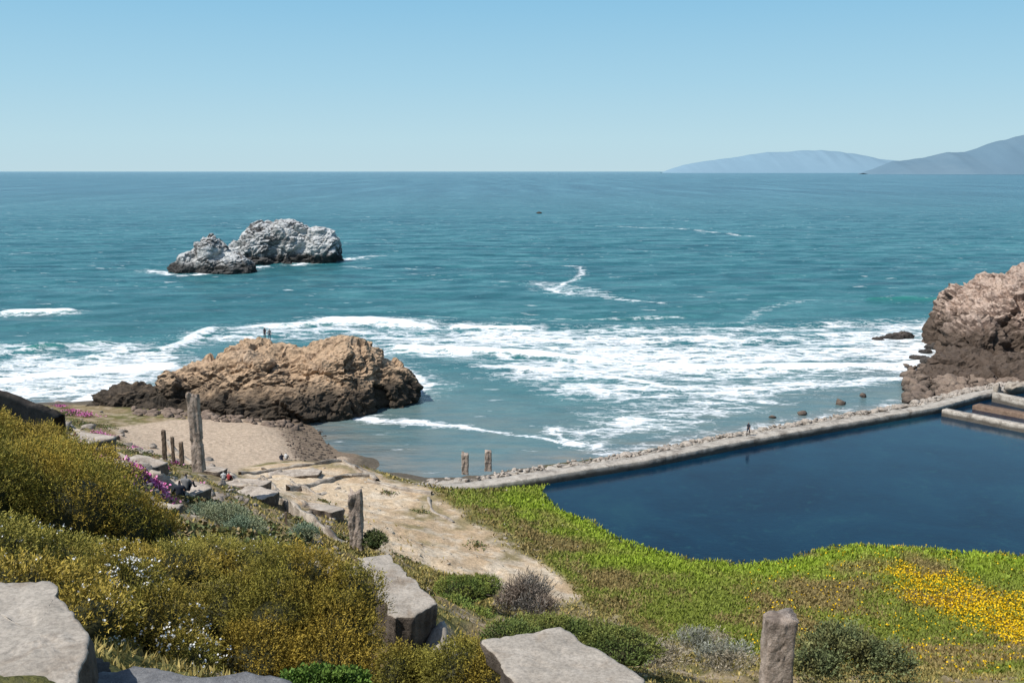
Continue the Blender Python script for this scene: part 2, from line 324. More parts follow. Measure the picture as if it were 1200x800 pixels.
def rock(name,blobs,voxel,amp,f,mat,seed=0,strata=0.0,tilt=(0,0,1)):
    V,Fc=lumpmesh(blobs);o=mk(name,V,Fc,mat);m=o.modifiers.new('r','REMESH');m.mode='VOXEL';m.voxel_size=voxel
    dg=bpy.context.evaluated_depsgraph_get();me=bpy.data.meshes.new_from_object(o.evaluated_get(dg));o.modifiers.clear();o.data=me
    if not me.materials: me.materials.append(mat)
    nv=len(me.vertices);co=np.empty(nv*3,np.float32);me.vertices.foreach_get('co',co);co=co.reshape(-1,3);nr_=np.array([v.normal[:] for v in me.vertices])
    off=Vector((seed*13.1,seed*7.7,seed*3.3));out=co.copy();tl=Vector(tilt).normalized()
    for i in range(nv):
        p=Vector(co[i]);q=p*f+off;wv=noise.noise_vector(q*1.7)*.25
        d=amp*.9*noise.fractal(q,.9,2.1,3)
        for sc,am in ((1.3,1.0),(3.4,.42),(8.5,.16)):
            qq=Vector((q.x*sc*.8,q.y*sc*.8,q.z*sc*1.3))+wv*sc
            dd,pt=noise.voronoi(qq);r=cellrnd(pt[0],seed);rel=qq-pt[0]
            d+=amp*am*(r[0]*.8+(r[1]*rel.x+r[2]*rel.y+r[3]*rel.z)*1.4-.5*max(0,.10-(dd[1]-dd[0]))*6)
        d+=amp*.18*noise.fractal(q*7,.8,2.2,3)
        if strata:
            s_2=p.dot(tl)*2.2+2.0*noise.noise(q*1.2);d+=strata*(abs((s_2%1)-.5)*2-.5+.6*math.sin(s_2*2.3))
        nn_=nr_[i];out[i]=co[i]+np.array([nn_[0],nn_[1],nn_[2]*.75])*d
    me.vertices.foreach_set('co',out.ravel());me.update()
    me.polygons.foreach_set('use_smooth',np.zeros(len(me.polygons),bool))
    return o
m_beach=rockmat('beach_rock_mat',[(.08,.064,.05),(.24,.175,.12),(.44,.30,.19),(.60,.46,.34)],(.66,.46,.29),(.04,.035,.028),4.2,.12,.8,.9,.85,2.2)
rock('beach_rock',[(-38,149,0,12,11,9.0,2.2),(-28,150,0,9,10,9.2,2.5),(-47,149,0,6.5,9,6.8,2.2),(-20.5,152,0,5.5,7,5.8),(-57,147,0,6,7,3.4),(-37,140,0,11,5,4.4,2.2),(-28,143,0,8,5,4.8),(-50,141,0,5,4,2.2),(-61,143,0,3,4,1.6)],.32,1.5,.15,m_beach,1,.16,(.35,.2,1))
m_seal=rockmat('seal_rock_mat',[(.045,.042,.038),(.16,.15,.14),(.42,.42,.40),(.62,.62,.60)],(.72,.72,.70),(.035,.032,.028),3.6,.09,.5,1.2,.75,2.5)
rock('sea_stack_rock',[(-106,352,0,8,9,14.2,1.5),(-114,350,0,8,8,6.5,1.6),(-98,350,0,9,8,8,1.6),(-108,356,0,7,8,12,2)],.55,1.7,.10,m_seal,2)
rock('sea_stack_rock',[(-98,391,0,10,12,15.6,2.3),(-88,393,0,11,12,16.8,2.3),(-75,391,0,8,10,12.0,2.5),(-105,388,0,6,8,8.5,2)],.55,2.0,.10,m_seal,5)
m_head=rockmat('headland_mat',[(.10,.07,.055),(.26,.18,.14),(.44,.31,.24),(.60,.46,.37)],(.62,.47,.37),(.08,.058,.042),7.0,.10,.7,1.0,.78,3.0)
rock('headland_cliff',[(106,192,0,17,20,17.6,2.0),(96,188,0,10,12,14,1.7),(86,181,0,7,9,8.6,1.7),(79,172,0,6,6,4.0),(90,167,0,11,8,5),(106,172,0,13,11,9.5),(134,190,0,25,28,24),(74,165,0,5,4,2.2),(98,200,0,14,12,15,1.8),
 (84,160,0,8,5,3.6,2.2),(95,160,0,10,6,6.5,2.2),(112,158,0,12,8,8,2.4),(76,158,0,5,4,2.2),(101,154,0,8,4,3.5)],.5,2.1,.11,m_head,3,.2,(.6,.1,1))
m_dark=rockmat('wet_rock_mat',[(.03,.028,.025),(.06,.05,.045),(.10,.085,.07),(.16,.13,.11)],(.12,.10,.085),(.02,.02,.018),.6,.5,2,.2)
bl=[]
for u,v,r in [(1028,398,1.0),(1035,396,.7),(1048,396,1.6),(1058,395,1.8),(1064,396,1.0),(1084,413,1.0),(1075,420,1.2),(1096,408,1.6),(1090,425,1.4),(632,250,2.0)]:
    p=W(u,v,z=0);bl.append((p[0],p[1],0,r*1.3,r*1.2,r*.65,2.0))
rock('wave_washed_rocks',bl,.2,.4,.5,m_dark,4)
def boulders(name,pts,mat,seed=0,flat=.7,blocky=False):
    v0,f0=ico(2)
    if blocky:
        e=9;v0=v0/(((np.abs(v0)**e).sum(1))**(1/e))[:,None]
    r=np.random.default_rng(seed);V=[];Fc=[];off=0
    for (x,y,z,s) in pts:
        q=r.normal(size=(9,3));q/=np.linalg.norm(q,axis=1)[:,None];v=v0.copy()
        for j in range(9):
            h=r.uniform(.45,.8);dd=v@q[j];v-=np.maximum(dd-h,0)[:,None]*q[j][None]
        v*=r.uniform(.7,1.35,3)*s*np.array([1,1,flat]);v+=r.normal(size=v.shape)*s*.025
        th=r.uniform(0,6.3);t2=r.normal()*.25;R=np.array(Matrix.Rotation(th,3,'Z')@Matrix.Rotation(t2,3,'X'))
        V.append(v@R.T+np.array([x,y,z]));Fc.append(f0+off);off+=len(v0)
    return mk(name,np.concatenate(V),np.concatenate(Fc),mat)
def along(pl,t):
    p=np.array(pl);d=np.r_[0,np.cumsum(np.hypot(*(p[1:,:2]-p[:-1,:2]).T))];t=t*d[-1]
    return np.array([np.interp(t,d,p[:,0]),np.interp(t,d,p[:,1])]).T
m_rip=rockmat('riprap_mat',[(.10,.085,.07),(.21,.175,.14),(.36,.31,.255),(.52,.45,.38)],(.50,.43,.36),(.05,.045,.04),1.1,.5,2.2,.15,.6,.6)
m_shore=rockmat('shore_rock_mat',[(.05,.04,.032),(.12,.09,.07),(.20,.15,.115),(.32,.25,.19)],(.27,.20,.15),(.04,.035,.03),.6,.5,2,.15)
wnear=[W(u,v,z=2.4) for u,v in [(478,580),(500,576),(560,571),(640,558),(760,539),(870,517),(990,496),(1100,477),(1150,463),(1210,452)]]
wfar=[(p[0]-1.0*.45,p[1]+4.3) for p in wnear]
pts=[]
for i in range(950):
    t=random.random()**.8;q=along(wfar,np.array([.22+.78*t]))[0];off=random.random()**1.5*4.8*(.4+.75*t);s=random.uniform(.18,.75)*(1+.3*t)
    pts.append((q[0]-off*.4+random.uniform(-.5,.5),q[1]+off*.9-.8,1.9-off*.42+random.uniform(-.2,.35),s))
for i in range(380):
    t=random.random();q=along(wfar,np.array([t*.95]))[0];pts.append((q[0],q[1]-random.uniform(.0,1.9),2.3,random.uniform(.10,.38)))
boulders('riprap_boulders',pts,m_rip,3)
pts=[]
for i in range(800):
    u=random.uniform(1062,1215);p=W(u,random.uniform(424,466),z=1);hz=max(.0,float(H(p[0],p[1])))
    pts.append((p[0],p[1],hz+random.uniform(.0,.6),random.uniform(.3,1.3)*random.uniform(.6,1.2)))
for u,v,s in [(985,472,1.1),(1012,464,.6),(940,484,.6),(905,488,.5)]:
    p=W(u,v,z=.2);pts.append((p[0],p[1],.2,s))
boulders('headland_boulders',pts,m_shore,6)
pts=[]
for i in range(220):
    u=random.uniform(150,350);p=W(u,random.uniform(484,500),z=1.5);pts.append((p[0],p[1]+2,float(max(.1,HD(p[0],p[1]+2))),random.uniform(.15,.8)))
for i in range(320):
    u=random.uniform(325,375);v=random.uniform(498,540);p=G(u+(v-500)*.5,v);pts.append((p[0],p[1],float(HD(p[0],p[1])),random.uniform(.06,.28)))
boulders('beach_boulders',pts,m_shore,5)

# ================= sea wall =================
m_wall=plain('sea_wall_mat',(.36,.32,.265),(.60,.54,.46),1.2,.7,.07,dark=(.19,.16,.13),zdark=2.15)  # zdark: shadow along the waterline painted into the lower wall colour
m_kerb=plain('kerb_mat',(.30,.25,.20),(.54,.47,.38),1.4,.8,.08,dark=(.15,.12,.095))
def ribbon(name,pl,prof,mat,step=.4,seed=0):
    p=np.array([q[:2] for q in pl]);L=np.hypot(*(p[1:]-p[:-1]).T).sum();nT=max(int(L/step),12);Q=along(pl,np.linspace(0,1,nT))
    T=np.gradient(Q,axis=0);ker=np.ones(9)/9
    T=np.stack([np.convolve(np.pad(T[:,i],4,'edge'),ker,'valid') for i in (0,1)],-1);T/=np.linalg.norm(T,axis=1)[:,None];Nn=np.stack([-T[:,1],T[:,0]],-1)
    V=[];m=len(prof)
    for j,(o,z,r) in enumerate(prof):
        nz=(fbm(Q[:,0]*.8+j*7,Q[:,1]*.8,seed+5,4)-.5)*2*r;no=(fbm(Q[:,0]*.9+j*3,Q[:,1]*.9,seed+8,4)-.5)*2*r*.8
        V.append(np.concatenate([Q+Nn*(o+no)[:,None],(z+nz)[:,None]],-1))
    V=np.stack(V,1).reshape(-1,3)
    return mk(name,V,grid_faces(nT,m),mat)
prof=[(0,-1.5,0),(0,1.7,.03),(.01,2.34,.05),(.08,2.44,.04),(1.0,2.44,.05),(1.9,2.43,.05),(1.98,2.1,.12)]+[(2.1+.2*i,2.15+.05*math.sin(i*2.1),.55) for i in range(9)]+[(4.1,1.9,.6),(4.6,.9,.6),(5.3,-.6,.5),(6,-2,0)]
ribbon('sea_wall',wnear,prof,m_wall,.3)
dprof=lambda w,zt:[(0,-1.5,0),(0,zt-.12,.02),(.06,zt,.05),(w-.06,zt,.05),(w,zt-.12,.02),(w,-1.5,0)]
c1=W(1104,480,z=2.4)
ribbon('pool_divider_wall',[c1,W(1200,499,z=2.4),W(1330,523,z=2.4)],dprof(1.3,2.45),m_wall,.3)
ribbon('pool_divider_wall',[W(1140,473,z=2.3),W(1200,484,z=2.3),W(1330,505,z=2.3)],dprof(2.0,2.1),plain('rusty_deck_mat',(.13,.08,.055),(.26,.18,.125),1.5),.3)
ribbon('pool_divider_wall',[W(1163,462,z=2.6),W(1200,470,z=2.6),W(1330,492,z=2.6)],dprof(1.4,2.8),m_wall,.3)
p=W(1188,456,z=3);boulders('broken_wall_blocks',[(p[0],p[1],3.2,1.3),(p[0]+2,p[1],3.0,1.0),(p[0]-2,p[1]+1,2.8,.9),(p[0]+5,p[1],3.2,1.4)],m_kerb,31,.9,True)

# ================= ruined concrete posts =================
m_post=plain('weathered_concrete_mat',(.26,.20,.155),(.58,.48,.40),3.5,1.0,.05,dark=(.14,.11,.09))
def post(name,base,h,w,d,seed,lean=(0,0),notch=.25,mat=None,rough=1.0,e=16):
    nl,na=60,56;V=[]
    th=np.linspace(0,2*math.pi,na,endpoint=False)+math.pi/na
    cx=np.cos(th);cy=np.sin(th);q=1/((np.abs(cx)**e+np.abs(cy)**e)**(1/e));bx=cx*q*w/2;by=cy*q*d/2
    for i in range(nl):
        t=i/(nl-1);z=t*h;nf=(fbm(np.cos(th)*2+seed*3+5,z*2.5/max(w,.3)*.5+np.sin(th)*2+5,seed,5)-.5)*.5*w*rough+(fbm(np.cos(th)*7+seed*3+15,z*14/max(w,.3)*.5+np.sin(th)*7+15,seed,3)-.5)*.10*w
        nf=nf-(.13*w if 0.35<t<.42 and seed%2 else 0)-(.05*w if t>.985 else 0)*rough
        s=1+nf/(w*.5)*.5;top=(fbm(cx*1.5+seed+4,cy*1.5+4,seed+2,3)-.5)*notch*2*(t**4)
        V.append(np.stack([bx*s+lean[0]*t,by*s+lean[1]*t,z+top],-1))
    V=np.concatenate(V+[np.array([[lean[0],lean[1],h+.01]])]);fc=[]
    for i in range(nl-1):
        for j in range(na):
            a_=i*na+j;b_=i*na+(j+1)%na;fc.append((a_,b_,b_+na));fc.append((a_,b_+na,a_+na))
    for j in range(na): fc.append(((nl-1)*na+j,(nl-1)*na+(j+1)%na,nl*na))
    o=mk(name,V+np.array(base),fc,mat or m_post);return o
def wpost(u0,v0,vt,w,seed,Y=None,z=None,**kw):
    b=W(u0,v0,z=z,Y=Y);t=W(u0,vt,Y=b[1]);post('ruined_concrete_post',(b[0],b[1],b[2]-.4),t[2]-b[2]+.4,w,w*.9,seed,**kw)
wpost(233,545,463,.80,1,Y=70,lean=(-.15,0),notch=.45)
wpost(419,648,577,.60,2,Y=46,lean=(-.05,0),notch=.4,rough=1.4)
wpost(901,872,720,.50,3,Y=16.5,lean=(.10,0),notch=.10,rough=.8)
wpost(545,551,531,.75,4,z=2.4);wpost(572,547,528,.75,5,z=2.4)
m_wood=plain('timber_mat',(.10,.07,.05),(.24,.18,.13),5,.5,.02)
for i,(u,v0,vt,Y,w) in enumerate([(193,533,504,72,.28),(203,536,512,72,.22),(213,538,518,72,.28),(336,630,600,50,.10),(297,620,606,50,.08)]):
    b=W(u,v0,Y=Y);t=W(u,vt,Y=Y);post('timber_stake',(b[0],b[1],b[2]-.3),t[2]-b[2]+.3,w,w,20+i,notch=.1,mat=m_wood)

# ================= concrete slabs / rubble =================
m_slab=plain('broken_concrete_mat',(.31,.27,.22),(.47,.415,.345),3.6,.7,.015,dark=(.27,.215,.16))
m_slab2=plain('dark_concrete_mat',(.05,.042,.036),(.13,.105,.085),2.2,.9,.06)
def slab(name,pts,thick,mat,tilt=(0,0),jag=.05,seed=0,under=.25,mat2=None,fs=1.0,step=.035):
    P=np.array(pts)[:,:3];c=P.mean(0);n_=len(P);out=[]
    for i in range(n_):
        a_=P[i];b_=P[(i+1)%n_];L=np.linalg.norm(b_-a_);m=max(2,int(L/step))
        for j in range(m):
            t=j/m;q=a_*(1-t)+b_*t;nx=np.array([b_[1]-a_[1],-(b_[0]-a_[0]),0])/max(L,1e-6);k_=(float(fbm(np.array([q[0]*4./fs]),np.array([q[1]*4./fs]),seed,5)[0])-.5)*2*jag*1.8
            out.append(q+nx*k_)
    out=np.array(out);m=len(out);rings=[]
    prs=[(s,0) for s in np.linspace(.0,.985,16)]+[(1.0,-.012*fs),(.998,-.12*thick),(.99-under*.1,-.45*thick),(.97-under*.2,-.7*thick),(1-under,-thick)]
    for s,dz in prs:
        r=c+(out-c)*s;r[:,2]+=dz+tilt[0]*(r[:,0]-c[0])+tilt[1]*(r[:,1]-c[1])
        if dz<-.1*thick: 
            nn_=(fbm(r[:,0]*5/fs+dz*9,r[:,1]*5/fs+dz*7,seed+3,5)-.5)*.28*thick**.5;r[:,:2]+=(r[:,:2]-c[:2])/np.maximum(np.linalg.norm(r[:,:2]-c[:2],axis=1),.1)[:,None]*nn_[:,None]
        else: r[:,2]+=(fbm(r[:,0]*1.5/fs,r[:,1]*1.5/fs,seed,5)-.5)*.04*fs-.012*fs*sstep(.5,.75,fbm(r[:,0]*9/fs,r[:,1]*9/fs,seed+4,3))
        rings.append(r)
    V=np.concatenate(rings);fc=[]
    for i in range(len(rings)-1):
        for j in range(m): a_=i*m+j;b_=i*m+(j+1)%m;fc.append((a_,a_+m,b_+m,b_))
    o=mk(name,V,fc,mat)
    if mat2:
        o.data.materials.append(mat2);npoly=len(o.data.polygons);mi=np.zeros(npoly,np.int32);mi[npoly-4*m:]=1;o.data.polygons.foreach_set('material_index',mi)
    return o
P_=lambda l,z:[W(u,v,z=z) for u,v in l]
m_side=plain('broken_concrete_side_mat',(.08,.065,.05),(.24,.19,.15),3,1,.06,dark=(.05,.04,.033))
slab('concrete_slab',P_([(-60,690),(0,681),(55,680),(70,690),(84,712),(105,738),(102,765),(88,806),(60,840),(-80,850)],32.45),.55,m_slab,jag=.030,seed=1,mat2=m_side)
slab('concrete_slab',P_([(566,750),(600,742),(655,733),(700,758),(757,795),(750,835),(640,850),(600,800)],30.5),.30,m_slab,jag=.03,seed=2,mat2=m_side)
slab('concrete_slab',P_([(418,652),(455,648),(478,676),(508,698),(511,706),(482,722),(462,724),(448,700)],29.3),.85,m_slab,jag=.05,seed=3,under=.4,mat2=m_side)
slab('concrete_slab',P_([(95,788),(160,778),(235,796),(290,786),(335,798),(340,850),(60,860)],32.1),.3,plain('grey_concrete_mat',(.12,.12,.125),(.26,.26,.26),9,.8,.02),jag=.05,seed=4,mat2=m_slab2)
slab('concrete_slab',P_([(60,770),(110,765),(135,775),(120,800),(60,800)],31.9),.5,m_slab2,seed=5)
a_=W(-60,440,Y=31);c_=W(62,489,Y=33)
rows=[]
for i,t in enumerate(np.linspace(0,1,40)):
    q=a_*(1-t)+c_*t;q[2]+=(fbm(np.array([t*9.]),np.array([1.]),4)[0]-.5)*.18
    rows.append([q+[0,0,-1.6],q+[0,-.05,-.9],q+[0,0,0],q+[.25,.35,0.02],q+[.25,.4,-1.6]])
mk('ruined_concrete_wall',np.array(rows).reshape(-1,3),grid_faces(40,5),m_slab2)
def gp(u,v,dz=0):
    p=G(u,v);return np.array([p[0],p[1],float(HD(p[0],p[1]))+dz])
# fallen slabs and foundation blocks of the old baths
m_found=plain('foundation_mat',(.34,.28,.22),(.60,.52,.43),1.3,.8,.05,dark=(.22,.175,.135))
for i,(u,v,wd,dp,hh,rt) in enumerate([(290,570,4.2,2.2,.8,-.5),(300,585,3.2,2.0,.7,-.6),(345,557,5.0,2.2,.35,.1),(250,556,2.5,1.6,.6,-.5),(384,609,2.2,1.6,.75,-.6),(372,596,3.0,1.2,.4,-.6),(215,577,2.6,1.7,.8,-.7),(165,553,2.2,1.6,.7,-.6),(100,527,2.0,1.6,.6,-.5),(120,545,1.8,1.3,.5,-.4),(190,600,1.4,1,.4,-.5)]):
    p=gp(u,v);cr,sr=math.cos(rt),math.sin(rt);q=[]
    for a1,b1 in ((-.5,-.5),(-.1,-.56),(.5,-.45),(.55,.1),(.45,.5),(-.2,.52),(-.52,.4)):
        X_,Y_=a1*wd,b1*dp;q.append((p[0]+X_*cr-Y_*sr,p[1]+X_*sr+Y_*cr,p[2]+hh*.75))
    slab('foundation_slab',q,hh*1.6,m_found,tilt=(random.uniform(-.07,.07),random.uniform(-.10,.02)),jag=.16,seed=40+i,under=.06,mat2=m_side,fs=4,step=.2)
pts=[]
for u,v,s in [(70,502,.9),(95,520,.8),(110,535,.9),(85,545,.7),(150,548,.7),(135,570,.6),(175,585,.6),(195,560,.7),(205,573,.9),(215,580,.6),(160,600,.7),(225,600,.5),(245,585,.6),(280,567,.6),(185,548,.6),(240,610,.5),(120,560,.6)]:
    p=gp(u,v);pts.append((p[0],p[1],p[2]+.1,s*p[1]/60))
for i in range(260):
    t=random.random();u=60+t*330+random.gauss(0,15);v=505+t*125+random.gauss(0,16);p=gp(u,v);pts.append((p[0],p[1],p[2]+.03,random.uniform(.08,.34)*p[1]/50))
boulders('concrete_rubble',pts,plain('rubble_mat',(.22,.18,.145),(.48,.42,.35),1.6,.7,.05,dark=(.12,.095,.075)),8,.45,True)
pts=[]
for i in range(420):
    p=gp(random.uniform(270,680),random.uniform(548,700));pts.append((p[0],p[1],p[2],random.uniform(.04,.20)))
boulders('path_stones',pts,plain('path_stone_mat',(.30,.25,.19),(.54,.47,.37),2),9,.5,True)
p=W(514,752,Y=12.5);boulders('pale_boulder',[(p[0],p[1],p[2],.27),(p[0]+.1,p[1],p[2]-.25,.3)],m_slab,12,1.1)
def gribbon(name,pxs,w,h,mat,seed=0,r=.07):
    pl=[gp(u,v) for u,v in pxs];o=ribbon(name,pl,[(0,-.5,0),(0,h-.08,r),(.05,h,r),(w-.05,h,r),(w,h-.08,r),(w,-.5,0)],mat,.3,seed=seed)
    me=o.data;co=np.empty(len(me.vertices)*3,np.float32);me.vertices.foreach_get('co',co);co=co.reshape(-1,3);co[:,2]+=HD(co[:,0],co[:,1]);me.vertices.foreach_set('co',co.ravel());me.update()
for j,(px,w_,h_,r_) in enumerate([([(283,556),(320,552),(360,547),(400,543)],.5,.25,.16),([(322,588),(345,602),(380,625),(408,640)],.5,.45,.16),([(262,558),(290,572),(320,584)],.6,.45,.14),([(193,520),(215,540),(250,556)],.5,.45,.12),([(340,575),(400,560),(440,560)],.5,.28,.16),([(430,566),(470,575),(505,580)],.4,.3,.18),([(305,560),(330,580),(372,600)],.35,.3,.14),([(400,543),(420,552),(440,566)],.5,.28,.16),([(500,585),(505,600),(530,612)],.3,.15,.12),([(340,566),(372,582),(400,575)],.4,.28,.16),([(60,492),(100,512),(140,540),(180,566),(230,590)],.5,.3,.25)]):
    gribbon('ruined_kerb_wall',px,w_,h_,m_kerb,2+j,r_)

# ================= vegetation =================
k=N('foliage_mat');a=k.attr('col').outputs['Color']
k.fin(a,.6,.12);m_fol=k.m
def unit(v): return v/np.maximum(np.linalg.norm(v,axis=-1,keepdims=True),1e-6)
def leaves(P,D,L,Wd,col,r):
    side=unit(np.cross(D,r.normal(size=D.shape)));nn_=unit(np.cross(D,side))
    a_=P;b_=P+D*L[:,None]*.5+side*Wd[:,None]*.5;c_=P+D*L[:,None]+nn_*L[:,None]*.1;d_=P+D*L[:,None]*.5-side*Wd[:,None]*.5
    V=np.stack([a_,b_,c_,d_],1).reshape(-1,3);Fq=np.arange(len(V)).reshape(-1,4);return V,Fq,np.repeat(col,4,0)
def bush(name,lumps,nshoot,SL,LL,LW,cdark,clight,seed,k_=7,up=.7,core=(.03,.03,.012),flowers=None,depth=.35,lump_n=.22):
    r=np.random.default_rng(seed);lumps=np.array(lumps,float);ar=(lumps[:,3]*lumps[:,4]+lumps[:,5]*lumps[:,3]);idx=r.choice(len(lumps),nshoot,p=ar/ar.sum());lp=lumps[idx]
    d=unit(r.normal(size=(nshoot,3)));d[:,2]=np.where(d[:,2]<-.25,-d[:,2],d[:,2])
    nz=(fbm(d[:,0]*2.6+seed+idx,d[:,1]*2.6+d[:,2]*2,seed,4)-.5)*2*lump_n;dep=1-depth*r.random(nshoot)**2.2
    P=lp[:,:3]+d*lp[:,3:6]*((1+nz)*dep)[:,None]
    ax=unit(d+np.array([0,0,up])+r.normal(size=d.shape)*.3)
    hue=sstep(.42,.62,fbm(P[:,0]*1.3+seed,P[:,1]*1.3+P[:,2],seed+3,3))
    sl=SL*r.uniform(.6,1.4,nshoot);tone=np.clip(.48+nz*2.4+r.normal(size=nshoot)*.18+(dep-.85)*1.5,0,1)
    Vs=[];Fs=[];Cs=[];off=0
    i=np.repeat(np.arange(nshoot),k_);j=np.tile(np.arange(k_),nshoot);t=(j+.5)/k_
    PP=P[i]+ax[i]*(sl[i]*t)[:,None];DD=unit(ax[i]+r.normal(size=(len(i),3))*.65)
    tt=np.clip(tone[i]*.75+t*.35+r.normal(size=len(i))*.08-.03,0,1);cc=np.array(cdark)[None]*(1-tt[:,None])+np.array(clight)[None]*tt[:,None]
    cc=cc*(1-hue[i][:,None]*np.array([[.24,.10,.0]]))
    V,Fq,Cc=leaves(PP,DD,LL*r.uniform(.6,1.3,len(i)),LW*r.uniform(.7,1.3,len(i)),cc,r);Vs.append(V);Fs.append(Fq);Cs.append(Cc);off+=len(V)
    if flowers:
        nf,fc_,fs,sel=flowers;ii=r.choice(nshoot,nf*4)
        ii=ii[fbm(P[ii,0]*2.2,P[ii,2]*2.2+P[ii,1],seed+9,3)>sel][:nf]
        for q in range(3):
            pf=P[ii]+ax[ii]*(sl[ii]*1.08)[:,None]+r.normal(size=(len(ii),3))*fs*.4
            V,Fq,Cc=leaves(pf,unit(r.normal(size=pf.shape)+[0,-.3,.3]),np.full(len(ii),fs),np.full(len(ii),fs),np.repeat(np.array([fc_]),len(ii),0)*r.uniform(.8,1.05,(len(ii),1)),r);Vs.append(V);Fs.append(Fq+off);Cs.append(Cc);off+=len(V)
    o=mk(name,np.concatenate(Vs),np.concatenate(Fs),m_fol,np.concatenate(Cs))
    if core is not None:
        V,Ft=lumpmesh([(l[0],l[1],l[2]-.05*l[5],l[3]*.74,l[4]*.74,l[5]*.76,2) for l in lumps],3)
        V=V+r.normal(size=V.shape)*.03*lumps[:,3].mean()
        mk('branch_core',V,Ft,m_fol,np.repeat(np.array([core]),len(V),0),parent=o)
    return o
def lump(u,v,Y,rx,ry=None,rz=None):
    p=W(u,v,Y=Y);ry=ry or rx;return (p[0],p[1],p[2],rx,ry,rz or rx*.85)
OD=(.055,.048,.012);OL=(.43,.31,.05)
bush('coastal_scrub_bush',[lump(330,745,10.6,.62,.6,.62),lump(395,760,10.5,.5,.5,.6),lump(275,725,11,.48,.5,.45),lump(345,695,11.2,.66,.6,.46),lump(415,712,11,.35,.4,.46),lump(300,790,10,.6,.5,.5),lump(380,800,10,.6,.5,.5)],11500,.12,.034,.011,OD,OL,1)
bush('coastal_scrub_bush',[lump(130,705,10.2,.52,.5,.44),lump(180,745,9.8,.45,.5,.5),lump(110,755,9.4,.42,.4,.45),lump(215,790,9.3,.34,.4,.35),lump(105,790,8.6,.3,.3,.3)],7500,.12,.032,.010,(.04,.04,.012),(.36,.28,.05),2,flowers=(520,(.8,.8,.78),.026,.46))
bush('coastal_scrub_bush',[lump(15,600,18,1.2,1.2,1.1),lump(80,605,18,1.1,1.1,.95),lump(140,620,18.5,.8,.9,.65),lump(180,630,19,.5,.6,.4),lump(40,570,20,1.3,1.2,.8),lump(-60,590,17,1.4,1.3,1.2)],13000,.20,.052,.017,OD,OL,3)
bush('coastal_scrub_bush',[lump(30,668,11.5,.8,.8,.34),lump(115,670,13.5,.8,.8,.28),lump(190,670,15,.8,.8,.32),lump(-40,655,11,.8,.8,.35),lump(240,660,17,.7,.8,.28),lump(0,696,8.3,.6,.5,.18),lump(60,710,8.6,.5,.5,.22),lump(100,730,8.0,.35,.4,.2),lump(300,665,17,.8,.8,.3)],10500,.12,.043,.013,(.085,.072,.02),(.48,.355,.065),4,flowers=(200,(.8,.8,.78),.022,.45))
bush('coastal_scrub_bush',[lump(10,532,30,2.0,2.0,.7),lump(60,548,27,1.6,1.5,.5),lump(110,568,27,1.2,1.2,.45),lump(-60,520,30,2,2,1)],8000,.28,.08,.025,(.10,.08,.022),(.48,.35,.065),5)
bush('olive_bush',[lump(545,795,9.6,.42,.4,.32),lump(500,800,10,.3,.3,.3),lump(580,800,9.4,.25,.3,.2),lump(465,795,9.8,.22,.3,.3)],3800,.11,.03,.010,(.06,.055,.014),(.40,.30,.05),6)
bush('green_weeds',[lump(370,803,8.5,.3,.2,.10),lump(410,806,8.6,.15,.2,.10)],600,.06,.045,.022,(.045,.085,.015),(.15,.23,.04),7,core=(.02,.04,.01))
GD=(.05,.065,.02);GL=(.20,.24,.06)
bush('coyote_shrub',[lump(990,775,38,1.7,1.4,1.2),lump(950,790,37,1.1,1,.8),lump(1035,785,38,1.2,1,.9),lump(975,757,38.5,.8,.8,.7)],2400,.4,.13,.06,(.045,.045,.02),(.26,.26,.10),8,core=None,depth=.8)
bush('coyote_shrub',[lump(640,748,32,1.5,1.2,.4),lump(690,755,32,1.4,1.2,.45),lump(730,762,31,1.2,1.1,.4),lump(600,752,30,1,1,.35)],3500,.22,.09,.04,GD,(.21,.23,.055),9)
bush('coyote_shrub',[lump(540,695,50,1.3,1.2,.7),lump(565,690,52,1,1,.6),lump(520,720,46,1.3,1.2,.7),lump(550,735,42,1.3,1.2,.6),lump(500,745,36,1.2,1.2,.6)],4000,.25,.10,.045,GD,(.25,.29,.06),10)
bush('sage_bush',[lump(262,612,40,1.0,1,.6),lump(240,605,42,.7,.8,.45),lump(285,625,38,.8,.8,.5),lump(355,628,44,.6,.7,.4)],2600,.2,.08,.03,(.10,.12,.06),(.35,.38,.23),11)
bush('coyote_shrub',[lump(439,635,46,.5,.5,.42)],450,.2,.08,.04,GD,(.16,.19,.07),12)
bush('dry_brush',[lump(618,705,44,.9,.8,.9),lump(600,715,44,.7,.7,.6),lump(632,720,43,.7,.7,.6)],800,.5,.3,.03,(.12,.09,.07),(.30,.24,.19),13,core=None,depth=.9,up=1.5)
bush('dry_brush',[lump(770,775,34,1.0,1,.35),lump(820,757,42,1.2,1,.4),lump(850,777,34,1.0,1,.35)],1500,.35,.14,.03,(.16,.14,.09),(.44,.38,.28),14,core=None,depth=.9,up=1.2)
def carpet(name,spots,nn_,size,cols,seed,h=.05):
    r=np.random.default_rng(seed);Ps=[]
    for u,v,rad,cnt in spots:
        p=G(u,v);a2=r.random(cnt)*6.283;rr=np.abs(r.normal(size=cnt))*.6*rad;x=p[0]+np.cos(a2)*rr;y=p[1]+np.sin(a2)*rr;Ps.append(np.stack([x,y,HD(x,y)+h+r.random(cnt)*h],-1))
    P=np.concatenate(Ps);cc=np.array(cols)[r.integers(0,len(cols),len(P))]
    out=[leaves(P+r.normal(size=P.shape)*size*.2,unit(r.normal(size=P.shape)+[0,-.3,.4]),np.full(len(P),size)*r.uniform(.6,1.3,len(P)),np.full(len(P),size),cc,r) for _ in range(nn_)]
    V=np.concatenate([o[0] for o in out]);Cc=np.concatenate([o[2] for o in out])
    return mk(name,V,np.arange(len(V)).reshape(-1,4),m_fol,Cc)
